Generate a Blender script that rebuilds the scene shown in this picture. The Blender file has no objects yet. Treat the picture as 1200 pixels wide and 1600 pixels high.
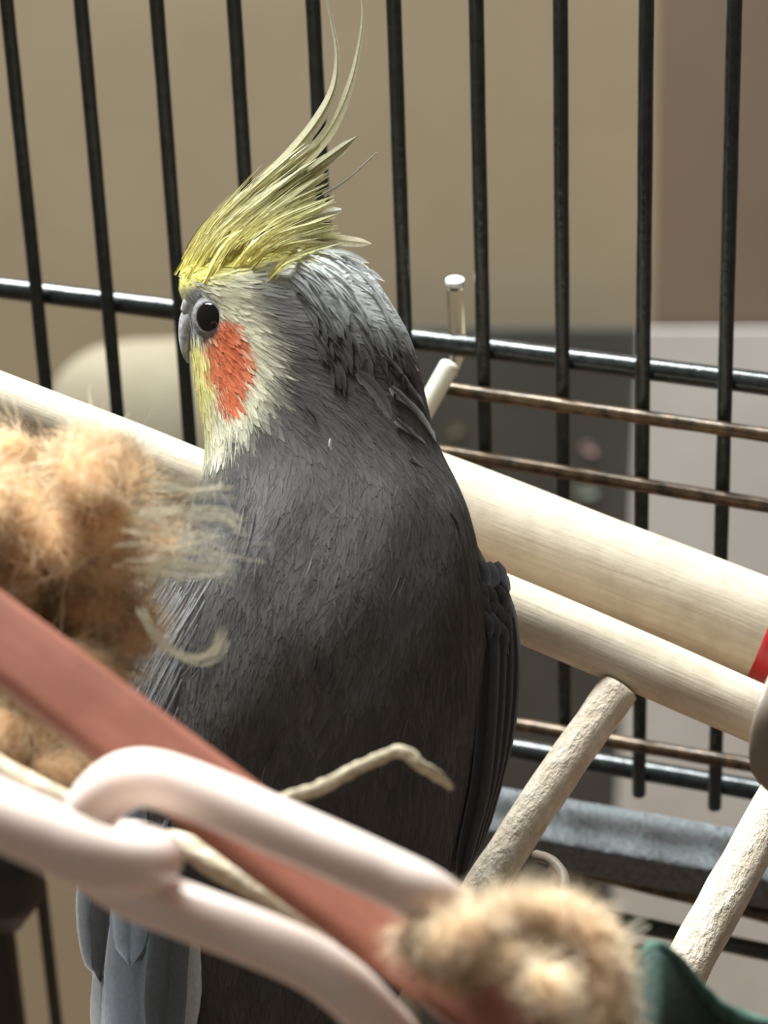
import bpy, math, random
import numpy as np
from mathutils import Vector

random.seed(7)
rng = np.random.default_rng(11)
FLUFF_SEED = 12
scene = bpy.context.scene
COL = scene.collection

# ------------------------------------------------------------------ camera
FPX = 4500.0
PITCH, ROLL = 0.50523, -0.0401
CAM = np.array([0.0, 0.0, 1.35])
_R = np.array([1, 0, 0.0]); FWD = np.array([0, math.cos(PITCH), -math.sin(PITCH)])
_U = np.array([0, math.sin(PITCH), math.cos(PITCH)])
RGT = math.cos(ROLL) * _R + math.sin(ROLL) * _U
UPV = -math.sin(ROLL) * _R + math.cos(ROLL) * _U
cd = bpy.data.cameras.new('camera')
cam = bpy.data.objects.new('camera', cd)
COL.objects.link(cam)
from mathutils import Matrix
M = Matrix.Identity(4)
for i in range(3):
    M[i][0] = RGT[i]; M[i][1] = UPV[i]; M[i][2] = -FWD[i]; M[i][3] = CAM[i]
cam.matrix_world = M
cd.sensor_fit = 'VERTICAL'; cd.sensor_height = 36.0; cd.sensor_width = 27.0
cd.lens = FPX / 1600 * 36.0
cd.clip_start = 0.02; cd.clip_end = 20
cd.dof.use_dof = True
cd.dof.focus_distance = 0.505
cd.dof.aperture_fstop = cd.lens / 4.4
scene.camera = cam

# ------------------------------------------------------------------ light
world = bpy.data.worlds.new('world'); scene.world = world
world.use_nodes = True
bg = world.node_tree.nodes['Background']
bg.inputs[0].default_value = (1.0, 0.93, 0.84, 1)
bg.inputs[1].default_value = 0.21

def area(name, loc, target, size, power, col, spread=180):
    ld = bpy.data.lights.new(name, 'AREA')
    ld.shape = 'RECTANGLE'; ld.size = size[0]; ld.size_y = size[1]
    ld.energy = power; ld.color = col; ld.spread = math.radians(spread)
    o = bpy.data.objects.new(name, ld); COL.objects.link(o)
    o.location = loc
    o.rotation_euler = (Vector(target) - Vector(loc)).to_track_quat('-Z', 'Y').to_euler()
    return o
area('window_daylight', (-0.42, 1.14, 2.35), (-0.02, 0.45, 1.15), (0.9, 0.9), 82, (0.92, 0.98, 1.0), 140)

scene.view_settings.view_transform = 'Standard'
scene.view_settings.look = 'None'
scene.view_settings.gamma = 1.0
scene.view_settings.use_curve_mapping = False
scene.view_settings.exposure = 0.0

# ------------------------------------------------------------------ pixel helpers (1200 x 1600 frame)
def P(x, y, Z):
    return CAM + Z * (FWD + RGT * (x - 600) / FPX - UPV * (y - 800) / FPX)
def plane_pt(x, y, D, th, off=0.0):
    """pixel ray met with the upright plane that stands D in front of the camera, turned by th"""
    d = FWD + RGT * (x - 600) / FPX - UPV * (y - 800) / FPX
    n = np.array([math.sin(th), math.cos(th), 0])
    return CAM + d * ((D * math.cos(th) - off) / (d @ n))
CAGE_D, CAGE_T = 0.54486, 0.36928
def cage(x, y, off=0.0):
    return plane_pt(x, y, CAGE_D, CAGE_T, off)
ZB = 0.50
PX = ZB / FPX
def BP(x, y, d=0.0):
    """point of the bird: pixel at the bird's own distance, d pixels nearer to the camera"""
    x = np.asarray(x, float)[..., None]; y = np.asarray(y, float)[..., None]; d = np.asarray(d, float)[..., None]
    return CAM + ZB * (FWD + RGT * (x - 600) / FPX - UPV * (y - 800) / FPX) - FWD * d * PX

# ------------------------------------------------------------------ materials
def lin(r, g, b):
    f = lambda c: (c / 255 / 12.92) if c / 255 <= 0.04045 else ((c / 255 + 0.055) / 1.055) ** 2.4
    return (f(r), f(g), f(b))
class NT:
    def __init__(s, name):
        s.m = bpy.data.materials.new(name); s.m.use_nodes = True
        s.n = s.m.node_tree.nodes; s.l = s.m.node_tree.links
        s.b = s.n['Principled BSDF']
    def node(s, t, **kw):
        n = s.n.new(t)
        for k, v in kw.items(): setattr(n, k, v)
        return n
    def link(s, a, b): s.l.new(a, b)
    def noise(s, scale, detail=3, rough=0.6, coord='Object', mapscale=None):
        tc = s.node('ShaderNodeTexCoord')
        src = tc.outputs[coord]
        if mapscale:
            mp = s.node('ShaderNodeMapping'); mp.inputs['Scale'].default_value = mapscale
            s.link(src, mp.inputs[0]); src = mp.outputs[0]
        n = s.node('ShaderNodeTexNoise')
        n.inputs['Scale'].default_value = scale; n.inputs['Detail'].default_value = detail
        n.inputs['Roughness'].default_value = rough
        s.link(src, n.inputs['Vector'])
        return n
    def ramp(s, fac, stops):
        r = s.node('ShaderNodeValToRGB')
        e = r.color_ramp.elements
        while len(e) < len(stops): e.new(0.5)
        for i, (p, c) in enumerate(stops):
            e[i].position = p; e[i].color = (*c, 1)
        s.link(fac, r.inputs[0]); return r
    def bump(s, fac, strength, dist):
        b = s.node('ShaderNodeBump')
        b.inputs['Strength'].default_value = strength; b.inputs['Distance'].default_value = dist
        s.link(fac, b.inputs['Height']); s.link(b.outputs[0], s.b.inputs['Normal'])
        return b
MAT = {}
def simple(name, c1, c2, scale, rough=0.6, bump=0.0, dist=0.001, detail=3, mapscale=None, coord='Object', lo=0.35, hi=0.65, **inp):
    t = NT(name)
    n = t.noise(scale, detail, 0.6, coord, mapscale)
    r = t.ramp(n.outputs['Fac'], [(lo, c1), (hi, c2)])
    t.link(r.outputs[0], t.b.inputs['Base Color'])
    t.b.inputs['Roughness'].default_value = rough
    for k, v in inp.items():
        t.b.inputs[k.replace('_', ' ')].default_value = v
    if bump: t.bump(n.outputs['Fac'], bump, dist)
    MAT[name] = t.m
    return t
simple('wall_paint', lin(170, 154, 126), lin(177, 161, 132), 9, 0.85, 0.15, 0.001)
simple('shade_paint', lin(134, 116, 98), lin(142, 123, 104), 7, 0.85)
simple('floor_wood', lin(110, 84, 62), lin(130, 100, 76), 5, 0.5, mapscale=(1, 12, 1))
simple('hammered_black', (0.010, 0.013, 0.012), (0.026, 0.034, 0.031), 420, 0.30, 0.55, 0.0006, 4)
simple('glossy_black', (0.008, 0.011, 0.010), (0.020, 0.026, 0.024), 420, 0.20, 0.22, 0.0005, 4)
simple('tray_black', (0.02, 0.025, 0.028), (0.10, 0.12, 0.125), 800, 0.36, 1.0, 0.0012, 4, Specular_IOR_Level=1.0)
simple('rusty_wire', lin(40, 32, 24), lin(104, 84, 60), 260, 0.32, 0.3, 0.0005, 4, Metallic=0.35)
simple('black_plastic', (0.008, 0.008, 0.008), (0.016, 0.016, 0.016), 60, 0.5)
def wood(name, c1, c2, grain=(60, 900, 1), bump=0.25, dist=0.0004, rough=0.6, fine=90):
    t = NT(name)
    a = t.noise(1.0, 4, 0.65, 'UV', (grain[0], grain[1], 1))
    b = t.noise(fine, 5, 0.65)
    r = t.ramp(a.outputs['Fac'], [(0.3, c1), (0.62, c2)])
    r2 = t.ramp(b.outputs['Fac'], [(0.32, (0.72, 0.68, 0.62)), (0.55, (1, 1, 1))])
    mx = t.node('ShaderNodeMix', data_type='RGBA', blend_type='MULTIPLY'); mx.inputs[0].default_value = 0.55
    t.link(r.outputs[0], mx.inputs[6]); t.link(r2.outputs[0], mx.inputs[7])
    t.link(mx.outputs[2], t.b.inputs['Base Color'])
    t.b.inputs['Roughness'].default_value = rough
    ad = t.node('ShaderNodeMath', operation='ADD')
    t.link(a.outputs['Fac'], ad.inputs[0]); t.link(b.outputs['Fac'], ad.inputs[1])
    t.bump(ad.outputs[0], bump, dist)
    MAT[name] = t.m
wood('beech', lin(198, 182, 158), lin(214, 200, 177), (40, 900, 1), 0.35, 0.0004, 0.6, 160)
wood('worn_beech', lin(192, 174, 148), lin(222, 208, 188), (130, 420, 1), 1.0, 0.0009, 0.75, 520)
wood('terracotta_wood', lin(134, 80, 62), lin(146, 92, 74), (60, 600, 1), 0.1, 0.0002, 0.45)
t = NT('white_plastic')
t.b.inputs['Base Color'].default_value = (*lin(224, 206, 194), 1)
t.b.inputs['Roughness'].default_value = 0.32
t.b.inputs['Subsurface Weight'].default_value = 0.35
t.b.inputs['Subsurface Radius'].default_value = (0.006, 0.0045, 0.004)
t.b.inputs['Subsurface Scale'].default_value = 0.6
MAT['white_plastic'] = t.m
t = NT('red_tape'); t.b.inputs['Base Color'].default_value = (*lin(190, 40, 44), 1); t.b.inputs['Roughness'].default_value = 0.4
MAT['red_tape'] = t.m
t = NT('clear_acrylic')
t.b.inputs['Base Color'].default_value = (0.93, 0.93, 0.90, 1)
t.b.inputs['Transmission Weight'].default_value = 1.0
t.b.inputs['Roughness'].default_value = 0.04; t.b.inputs['IOR'].default_value = 1.06
MAT['clear_acrylic'] = t.m
simple('strap_plastic', lin(120, 106, 92), lin(140, 126, 112), 40, 0.5)
simple('raffia', lin(150, 138, 112), lin(186, 174, 146), 900, 0.8, 0.6, 0.0004)
simple('cotton_cord', lin(196, 176, 144), lin(226, 214, 190), 700, 0.9, 0.7, 0.0005)
simple('frosted_tip', (0.9, 0.92, 0.92), (1, 1, 1), 300, 0.5, 0.2, 0.0003)
simple('pale_stick', lin(226, 226, 204), lin(240, 240, 222), 120, 0.6)
simple('felt_green', lin(28, 44, 38), lin(42, 62, 54), 500, 0.95, 0.5, 0.0006)
simple('felt_edge', lin(48, 74, 64), lin(74, 104, 90), 500, 0.95, 0.5, 0.0006)
simple('dark_cabinet', lin(76, 76, 70), lin(84, 84, 78), 12, 0.6)
simple('pale_board', lin(216, 212, 204), lin(226, 223, 216), 14, 0.7)
simple('cushion_cloth', lin(146, 136, 114), lin(156, 146, 124), 30, 0.95, 0.2, 0.002)
simple('pink_spot', lin(164, 128, 124), lin(178, 144, 138), 80, 0.7)
simple('warm_spot', lin(112, 98, 76), lin(124, 110, 88), 80, 0.7)
simple('green_spot', lin(120, 128, 112), lin(140, 146, 130), 80, 0.7)
simple('beak_horn', lin(150, 150, 150), lin(196, 196, 194), 900, 0.38, 0.25, 0.0003, 4)
simple('eye_ring', lin(112, 110, 110), lin(146, 143, 140), 1600, 0.7, 0.5, 0.0003)
t = NT('eye_black'); t.b.inputs['Base Color'].default_value = (0.004, 0.003, 0.003, 1); t.b.inputs['Roughness'].default_value = 0.06
MAT['eye_black'] = t.m
simple('foot_skin', lin(120, 104, 100), lin(150, 130, 124), 800, 0.6, 0.5, 0.0003)

def attr_mat(name, rough, transl, sheen=0.0, barb=0.0):
    t = NT(name)
    a = t.node('ShaderNodeAttribute', attribute_name='Col')
    src = a.outputs['Color']
    if barb:
        n = t.noise(1.0, 3, 0.6, 'Object', (1800, 1800, 900))
        r = t.ramp(n.outputs['Fac'], [(0.3, (1 - barb,) * 3), (0.7, (1, 1, 1))])
        mx = t.node('ShaderNodeMix', data_type='RGBA', blend_type='MULTIPLY'); mx.inputs[0].default_value = 1.0
        t.link(src, mx.inputs[6]); t.link(r.outputs[0], mx.inputs[7]); src = mx.outputs[2]
    t.link(src, t.b.inputs['Base Color'])
    t.b.inputs['Roughness'].default_value = rough
    t.b.inputs['Specular IOR Level'].default_value = 0.25
    t.b.inputs['Sheen Weight'].default_value = sheen
    if transl:
        tr = t.node('ShaderNodeBsdfTranslucent'); t.link(src, tr.inputs[0])
        ms = t.node('ShaderNodeMixShader'); ms.inputs[0].default_value = transl
        out = t.n['Material Output']
        t.link(t.b.outputs[0], ms.inputs[1]); t.link(tr.outputs[0], ms.inputs[2]); t.link(ms.outputs[0], out.inputs[0])
    MAT[name] = t.m
attr_mat('plumage', 0.65, 0.12, 0.05)
attr_mat('feather_vane', 0.6, 0.48, 0.05, 0.18)
attr_mat('fibre', 0.7, 0.35)
attr_mat('fibre_core', 0.95, 0.0)

# ------------------------------------------------------------------ objects
BASE = {}
def tag(o, label=None, cat=None, group=None, kind=None):
    if label: o['label'] = label
    if cat: o['category'] = cat
    if group: o['group'] = group
    if kind: o['kind'] = kind
    return o
def thing(name, base, label, cat, group=None):
    o = bpy.data.objects.new(name, None); COL.objects.link(o)
    o.empty_display_size = 0.01
    o.location = base; BASE[o] = np.array(base, float)
    return tag(o, label, cat, group)
def mesh_obj(name, V, Fc, mat, parent=None, smooth=True, uv=None, colors=None):
    """V (n,3) world coordinates; Fc an array of quads/tris or a list of polygons"""
    V = np.asarray(V, float)
    if parent is not None: base = BASE[parent]
    else: base = np.array([(V[:, 0].min() + V[:, 0].max()) / 2, (V[:, 1].min() + V[:, 1].max()) / 2, V[:, 2].min()])
    me = bpy.data.meshes.new(name)
    if isinstance(Fc, np.ndarray):
        k = Fc.shape[1]; nf = len(Fc)
        me.vertices.add(len(V)); me.vertices.foreach_set('co', (V - base).astype(np.float32).ravel())
        me.loops.add(nf * k); me.loops.foreach_set('vertex_index', Fc.astype(np.int32).ravel())
        me.polygons.add(nf); me.polygons.foreach_set('loop_start', np.arange(0, nf * k, k, dtype=np.int32))
        me.update(calc_edges=True)
    else:
        me.from_pydata((V - base).tolist(), [], Fc); me.update()
    if smooth:
        me.polygons.foreach_set('use_smooth', np.ones(len(me.polygons), bool))
    if uv is not None:
        ul = me.uv_layers.new(name='UVMap')
        li = np.empty(len(me.loops), np.int32); me.loops.foreach_get('vertex_index', li)
        ul.data.foreach_set('uv', np.asarray(uv, np.float32)[li].ravel())
    if colors is not None:
        ca = me.color_attributes.new('Col', 'FLOAT_COLOR', 'POINT')
        c = np.ones((len(V), 4), np.float32); c[:, :3] = colors
        ca.data.foreach_set('color', c.ravel())
    if mat: me.materials.append(MAT[mat])
    o = bpy.data.objects.new(name, me); COL.objects.link(o)
    BASE[o] = base
    if parent is None: o.location = base
    else: o.parent = parent
    return o
def resample(pts, n):
    pts = np.asarray(pts, float)
    k = len(pts)
    if k == 2:
        t = np.linspace(0, 1, n)[:, None]; return pts[0] * (1 - t) + pts[1] * t
    ext = np.vstack([2 * pts[0] - pts[1], pts, 2 * pts[-1] - pts[-2]])
    s = np.linspace(0, k - 1 - 1e-9, n); i = s.astype(int); t = (s - i)[:, None]
    a, b, c, d = ext[i], ext[i + 1], ext[i + 2], ext[i + 3]
    return 0.5 * (2 * b + (c - a) * t + (2 * a - 5 * b + 4 * c - d) * t ** 2 + (3 * b - a - 3 * c + d) * t ** 3)
def frames(p):
    T = np.gradient(p, axis=0); T /= np.linalg.norm(T, axis=1)[:, None]
    a = np.cross(T[0], FWD)
    if np.linalg.norm(a) < 1e-3: a = np.cross(T[0], UPV)
    N = [a / np.linalg.norm(a)]
    for i in range(1, len(p)):
        v = N[-1] - T[i] * (N[-1] @ T[i]); N.append(v / np.linalg.norm(v))
    N = np.array(N); return T, N, np.cross(T, N)
def tube_data(pts, rad, n=24, seg=14, closed=False, flat=1.0, wob=0.0, wscale=200.0, cap=0.5):
    pts = np.asarray(pts, float)
    if closed:
        p = resample(np.vstack([pts[-1:], pts, pts[:2]]), n * (len(pts) + 2) // len(pts) + 1)
        k = len(pts) + 2; s = np.linspace(0, k - 1e-9, len(p))
        # rebuild exactly between control point 1 and k-1
        full = resample(np.vstack([pts[-2:], pts, pts[:2]]), (len(pts) + 3) * 12 + 1)
        p = full[24:24 + len(pts) * 12]
        r = np.full(len(p), float(rad) if np.isscalar(rad) else rad[0])
    else:
        p = resample(pts, n)
        r = np.interp(np.linspace(0, 1, n), np.linspace(0, 1, len(np.atleast_1d(rad))), np.atleast_1d(rad)) if not np.isscalar(rad) else np.full(n, float(rad))
        if cap:   # rounded ends
            T0 = p[1] - p[0]; T0 /= np.linalg.norm(T0); T1 = p[-1] - p[-2]; T1 /= np.linalg.norm(T1)
            th = np.array([0.02, 0.35, 0.7, 0.92])
            p = np.vstack([p[0] - T0 * (r[0] * cap * np.sqrt(1 - th ** 2))[:, None], p, p[-1] + T1 * (r[-1] * cap * np.sqrt(1 - th[::-1] ** 2))[:, None]])
            r = np.concatenate([r[0] * th, r, r[-1] * th[::-1]])
    if closed:
        T = np.roll(p, -1, 0) - np.roll(p, 1, 0); T /= np.linalg.norm(T, axis=1)[:, None]
        c = p.mean(0); B = np.linalg.svd(p - c)[2][2]
        N = np.cross(T, B); N /= np.linalg.norm(N, axis=1)[:, None]; B = np.cross(T, N)
    else:
        T, N, B = frames(p)
    ang = np.linspace(0, 2 * math.pi, seg, endpoint=False)
    ca, sa = np.cos(ang), np.sin(ang)
    V = p[:, None, :] + r[:, None, None] * (ca[None, :, None] * N[:, None, :] + flat * sa[None, :, None] * B[:, None, :])
    if wob:
        ph = rng.uniform(0, 6, 6)
        L = np.concatenate([[0], np.cumsum(np.linalg.norm(np.diff(p, axis=0), axis=1))])
        w = sum(np.sin(L[:, None] * wscale * (0.4 + 0.5 * k) + ang[None, :] * (k + 1) + ph[k]) for k in range(4)) / 4
        V = V + (V - p[:, None, :]) * (w * wob)[:, :, None]
    m = len(p)
    V = V.reshape(-1, 3)
    i = np.arange(m if closed else m - 1); j = np.arange(seg)
    I, J = np.meshgrid(i, j, indexing='ij'); I2 = (I + 1) % m; J2 = (J + 1) % seg
    Fq = np.stack([I * seg + J, I * seg + J2, I2 * seg + J2, I2 * seg + J], -1).reshape(-1, 4)
    L = np.concatenate([[0], np.cumsum(np.linalg.norm(np.diff(p, axis=0), axis=1))])
    uv = np.stack([np.repeat(L[:, None], seg, 1), np.abs(ang[None, :] - math.pi) * np.mean(r) + 0 * L[:, None]], -1).reshape(-1, 2)
    polys = Fq.tolist()
    if not closed:
        polys.append(list(range(seg))[::-1]); polys.append([(m - 1) * seg + q for q in range(seg)])
    return V, polys, uv
def tube(name, pts, rad, mat, parent=None, **kw):
    V, Fq, uv = tube_data(pts, rad, **kw)
    return mesh_obj(name, V, Fq, mat, parent, uv=uv)
def box_from(a, b, c, d, depth_vec):
    """front quad a,b,c,d (world) extruded along depth_vec"""
    q = np.array([a, b, c, d]); q2 = q + depth_vec
    V = np.vstack([q, q2])
    Fq = [[0, 1, 2, 3], [7, 6, 5, 4], [0, 4, 5, 1], [1, 5, 6, 2], [2, 6, 7, 3], [3, 7, 4, 0]]
    return V, Fq
def bevel(o, w, s=3):
    m = o.modifiers.new('bevel', 'BEVEL'); m.width = w; m.segments = s; m.limit_method = 'ANGLE'
    return o

# ================================================================== setting
WT = 0.09
n_w = np.array([math.sin(WT), math.cos(WT), 0]); u_w = np.array([math.cos(WT), -math.sin(WT), 0])
WD = 1.55
def slab(name, x0, x1, z0, z1, D, thick, mat, y_off=0):
    o = np.array([0, D, 0.0])
    a, b = o + u_w * x0, o + u_w * x1
    q = [np.array([*a[:2], z0]), np.array([*b[:2], z0]), np.array([*b[:2], z1]), np.array([*a[:2], z1])]
    V, Fq = box_from(*q, n_w * thick)
    return mesh_obj(name, V, Fq, mat, smooth=False)
tag(slab('wall_back', -2.2, 2.2, 0, 2.7, WD, 0.1, 'wall_paint'), 'beige painted wall behind the cage', 'wall', kind='structure')
V = np.array([[-2.2, -1.0, 0], [2.2, -1.0, 0], [2.2, 1.9, 0], [-2.2, 1.9, 0]])
V = np.vstack([V, V - [0, 0, 0.05]])
tag(mesh_obj('floor', V, [[0, 1, 2, 3], [7, 6, 5, 4], [0, 4, 5, 1], [1, 5, 6, 2], [2, 6, 7, 3], [3, 7, 4, 0]], 'floor_wood', smooth=False), 'brown wooden floor below the cage', 'floor', kind='structure')
# pier at the right of the wall, its shade put into the paint colour
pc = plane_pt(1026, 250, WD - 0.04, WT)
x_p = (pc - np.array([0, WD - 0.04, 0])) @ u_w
tag(slab('wall_right', x_p, x_p + 0.9, 0, 2.7, WD - 0.04, 0.06, 'shade_paint'), 'wall pier right of the beige wall, its shade painted in darker brown', 'wall', kind='structure')

# dark cabinet and pale board, both standing on the floor before the wall
DD = WD - 0.045
def bgq(px, py, D):
    return plane_pt(px, py, D, WT)
def on_floor(p): return np.array([p[0], p[1], 0.0])
cab_tl = bgq(610, 513, DD); cab_tr = bgq(1010, 513, DD)
cab_tr[2] = cab_tl[2]
cab = thing('leaning_panel', (cab_tl + cab_tr) / 2 * [1, 1, 0], 'dark grey flat panel standing against the beige wall', 'panel')
V, Fq = box_from(on_floor(cab_tl), on_floor(cab_tr), cab_tr, cab_tl, n_w * 0.003)
bevel(mesh_obj('panel', V, Fq, 'dark_cabinet', cab, smooth=False), 0.0008)
def decal(name, px, py, w, h, mat, ang):  # small flat coloured spot set on the panel
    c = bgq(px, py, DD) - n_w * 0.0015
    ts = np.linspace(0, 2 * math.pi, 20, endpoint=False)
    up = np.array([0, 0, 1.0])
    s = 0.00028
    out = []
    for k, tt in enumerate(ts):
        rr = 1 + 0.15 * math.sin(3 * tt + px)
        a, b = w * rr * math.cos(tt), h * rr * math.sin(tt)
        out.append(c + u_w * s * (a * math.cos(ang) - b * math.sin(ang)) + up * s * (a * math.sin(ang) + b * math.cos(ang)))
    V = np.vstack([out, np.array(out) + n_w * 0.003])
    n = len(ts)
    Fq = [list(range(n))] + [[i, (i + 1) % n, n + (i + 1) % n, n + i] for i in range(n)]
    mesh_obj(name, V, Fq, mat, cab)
decal('colour_spot', 920, 700, 17, 9, 'pink_spot', -0.5)
decal('colour_spot', 915, 765, 26, 15, 'green_spot', 0.0)
decal('colour_spot', 712, 672, 14, 8, 'warm_spot', 0.2)
bt0, bt1 = bgq(1000, 515, DD - 0.004), bgq(1330, 512, DD - 0.004)
bt1[2] = bt0[2]
bb0 = bgq(956, 1420, DD - 0.004); dirb = (bb0 - bt0); bb0 = bt0 + dirb * (bt0[2] / -dirb[2]); 
bb1 = on_floor(bt1)
V, Fq = box_from(bb0, bb1, bt1, bt0, n_w * 0.002)
tag(bevel(mesh_obj('backing_board', V, Fq, 'pale_board', smooth=False), 0.0005), 'pale grey board standing upright against the dark panel', 'board')

# beige cushion-backed seat seen between the bars
cs_c = bgq(300, 760, DD - 0.12)
nu, nv = 40, 24
aa, bb = np.meshgrid(np.linspace(-math.pi, math.pi, nu, endpoint=False), np.linspace(-math.pi / 2, math.pi / 2, nv), indexing='ij')
sg = lambda v, e: np.sign(v) * np.abs(v) ** e
sx, sz, sy = 0.080, 0.088, 0.035
Xc = sx * sg(np.cos(aa), 0.6) * sg(np.cos(bb), 0.7); Zc = sz * sg(np.sin(aa), 0.6) * sg(np.cos(bb), 0.7); Yc = sy * np.sin(bb)
V = cs_c + Xc[..., None] * u_w + Zc[..., None] * np.array([0, 0, 1]) + Yc[..., None] * n_w
I, J = np.meshgrid(np.arange(nu), np.arange(nv - 1), indexing='ij')
Fq = np.stack([I * nv + J, ((I + 1) % nu) * nv + J, ((I + 1) % nu) * nv + J + 1, I * nv + J + 1], -1).reshape(-1, 4)
chair = thing('padded_chair', on_floor(cs_c), 'beige padded chair back with rounded corners behind the cage', 'chair')
mesh_obj('back_cushion', V.reshape(-1, 3), Fq, 'cushion_cloth', chair)
for s in (-1, 1):
    q = cs_c + u_w * 0.045 * s + n_w * 0.01
    tube('leg', [on_floor(q), q - [0, 0, 0.05]], 0.009, 'dark_cabinet', chair)

# ================================================================== cage
cb = cage(600, 1300); cb[2] = 0.0
CG = thing('bird_cage', cb, 'black hammered metal wire cage behind the grey bird', 'cage')
u_c = np.array([math.cos(CAGE_T), -math.sin(CAGE_T), 0]); n_c = np.array([math.sin(CAGE_T), math.cos(CAGE_T), 0])
O_C = np.array([0, CAGE_D, CAM[2]])
Z_H0, Z_H1 = CAM[2] - 0.25996, CAM[2] - 0.35829
for i in range(-8, 18):
    p0 = O_C + u_c * (-0.07787 + 0.017 * i) - n_c * 0.0022
    a = np.array([p0[0], p0[1], CAM[2] + 0.12]); b = np.array([p0[0], p0[1], Z_H1 - 0.0035])
    tube('vertical_bar', [a, b], 0.00150, 'hammered_black', CG, n=60, seg=12, wob=0.05, wscale=300)
for z in (Z_H0, Z_H1):
    a = O_C + u_c * -0.23 + n_c * 0.0018; b = O_C + u_c * 0.24 + n_c * 0.0018
    a[2] = b[2] = z
    tube('horizontal_bar', [a, b], 0.00235, 'glossy_black', CG, n=90, seg=14, wob=0.03, wscale=260)
def wire(pa, pb, r, mat='rusty_wire', off=0.0065, name='cross_wire', ext=0):
    o = tube(name, [cage(*pa, off), cage(*pb, off)], r, mat, CG, n=70, seg=10, wob=0.05, wscale=300)
    return o
for pa, pb, r in [((702, 608), (1330, 699), .00145), ((640, 698), (1330, 812), .00150), ((560, 1090), (1330, 1222), .00155), ((620, 1285), (1330, 1459), .0022)]:
    o = wire(pa, pb, r); o['label'] = 'rusty brown cross wire'
# base tray frame with its flat top
ta, tb_ = cage(300, 1180, 0.0), cage(1330, 1333, 0.0)
zt = (cage(760, 1250)[2] + cage(1150, 1305)[2]) / 2
def tray_pt(s, off, z):
    q = O_C + u_c * s - n_c * off; return np.array([q[0], q[1], z])
V, Fq = box_from(tray_pt(-0.23, 0.012, zt - 0.0085), tray_pt(0.24, 0.012, zt - 0.0085), tray_pt(0.24, 0.012, zt), tray_pt(-0.23, 0.012, zt), n_c * 0.017)
bevel(mesh_obj('tray_rim', V, Fq, 'tray_black', CG, smooth=False), 0.0012)
# stand under the cage
wire((560, 1352), (1330, 1516), .0020, 'hammered_black', 0.010, 'stand_bar')
q0 = cage(1000, 1485, 0.010); tube('stand_strut', [q0, q0 - [0, 0, 0.12]], 0.0022, 'hammered_black', CG)
q0 = cage(62, 1370, -0.01); q1 = q0.copy(); q1[2] = 0
tube('stand_strut', [q0 + [0, 0, .02], q1], 0.0016, 'hammered_black', CG, n=40)
q0 = cage(-18, 1440, -0.01); q1 = q0.copy(); q1[2] = 0
tube('stand_leg', [q0 + [0, 0, 0.05], q1], 0.0065, 'black_plastic', CG, n=30, seg=20)
pk = cage(5, 1370, -0.005)
tube('leg_clamp', [pk + [0, 0, 0.012], pk + [0, 0, 0.006], pk - [0, 0, 0.006], pk - [0, 0, 0.014]], [0.0075, 0.010, 0.0095, 0.004], 'black_plastic', CG, n=16, seg=20)

# ================================================================== perches
def pz(l): return [P(*q) for q in l]
PD = thing('perch_dowel', P(760, 900, .56), 'thick smooth pale wooden perch with a red band at its end', 'perch')
pp = pz([(470, 707, .562), (700, 795, .56), (1150, 968, .553), (1290, 1023, .551)])
tube('dowel', pp, 0.0099, 'beech', PD, n=50, seg=40, wob=0.012, wscale=90, cap=0.25)
tube('red_band', pz([(1196, 986, .5525), (1262, 1012, .5515)]), 0.01015, 'red_tape', PD, n=8, seg=40, cap=0.1)
LD = thing('perch_ladder', P(968, 1300, .54), 'wooden dowel ladder with worn rungs lying behind the grey bird', 'ladder')
tube('rail', pz([(-120, 583, .545), (0, 629, .545), (300, 745, .543), (850, 971, .54), (1100, 1079, .538), (1290, 1160, .537)]), 0.00565, 'beech', LD, n=70, seg=32, wob=0.02, wscale=120, cap=0.3)
for pts, r in [([(968, 1075, .537), (850, 1243, .533), (735, 1420, .530), (650, 1552, .526)], .0038),
               ([(640, 890, .540), (560, 1010, .541), (400, 1260, .542)], .0038),
               ([(1262, 1165, .530), (1150, 1370, .515), (1072, 1510, .505), (1030, 1590, .50)], [.0040, .0044]),
               ([(330, 765, .543), (250, 890, .545), (120, 1090, .545)], .0038)]:
    tube('rung', pz(pts), r, 'worn_beech', LD, n=60, seg=28, wob=0.045, wscale=330, cap=0.2)

# clear rod on the cage rail, pale stick beside it
RD = thing('acrylic_rod', cage(712, 560, 0), 'clear acrylic rod with a bright frosted end sticking up past the cage rail', 'rod')
rp = [cage(711, 446, -0.003), cage(713, 500, -0.0035), cage(715, 545, -0.004), cage(707, 585, -0.004)]
tube('rod', rp, [.0017, .0018, .0017, .0009], 'clear_acrylic', RD, n=30, seg=24, cap=0.05)
tube('tip', [cage(711, 444, -0.003), cage(711, 437, -0.003)], 0.0019, 'frosted_tip', RD, n=4, seg=24, cap=0.15)
tag(tube('chew_stick', [cage(702, 572, 0.008), cage(664, 640, 0.014), cage(620, 720, 0.02)], .0021, 'pale_stick', None, n=20, seg=16), 'pale whitish chew stick leaning below the clear rod', 'stick')

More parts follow.
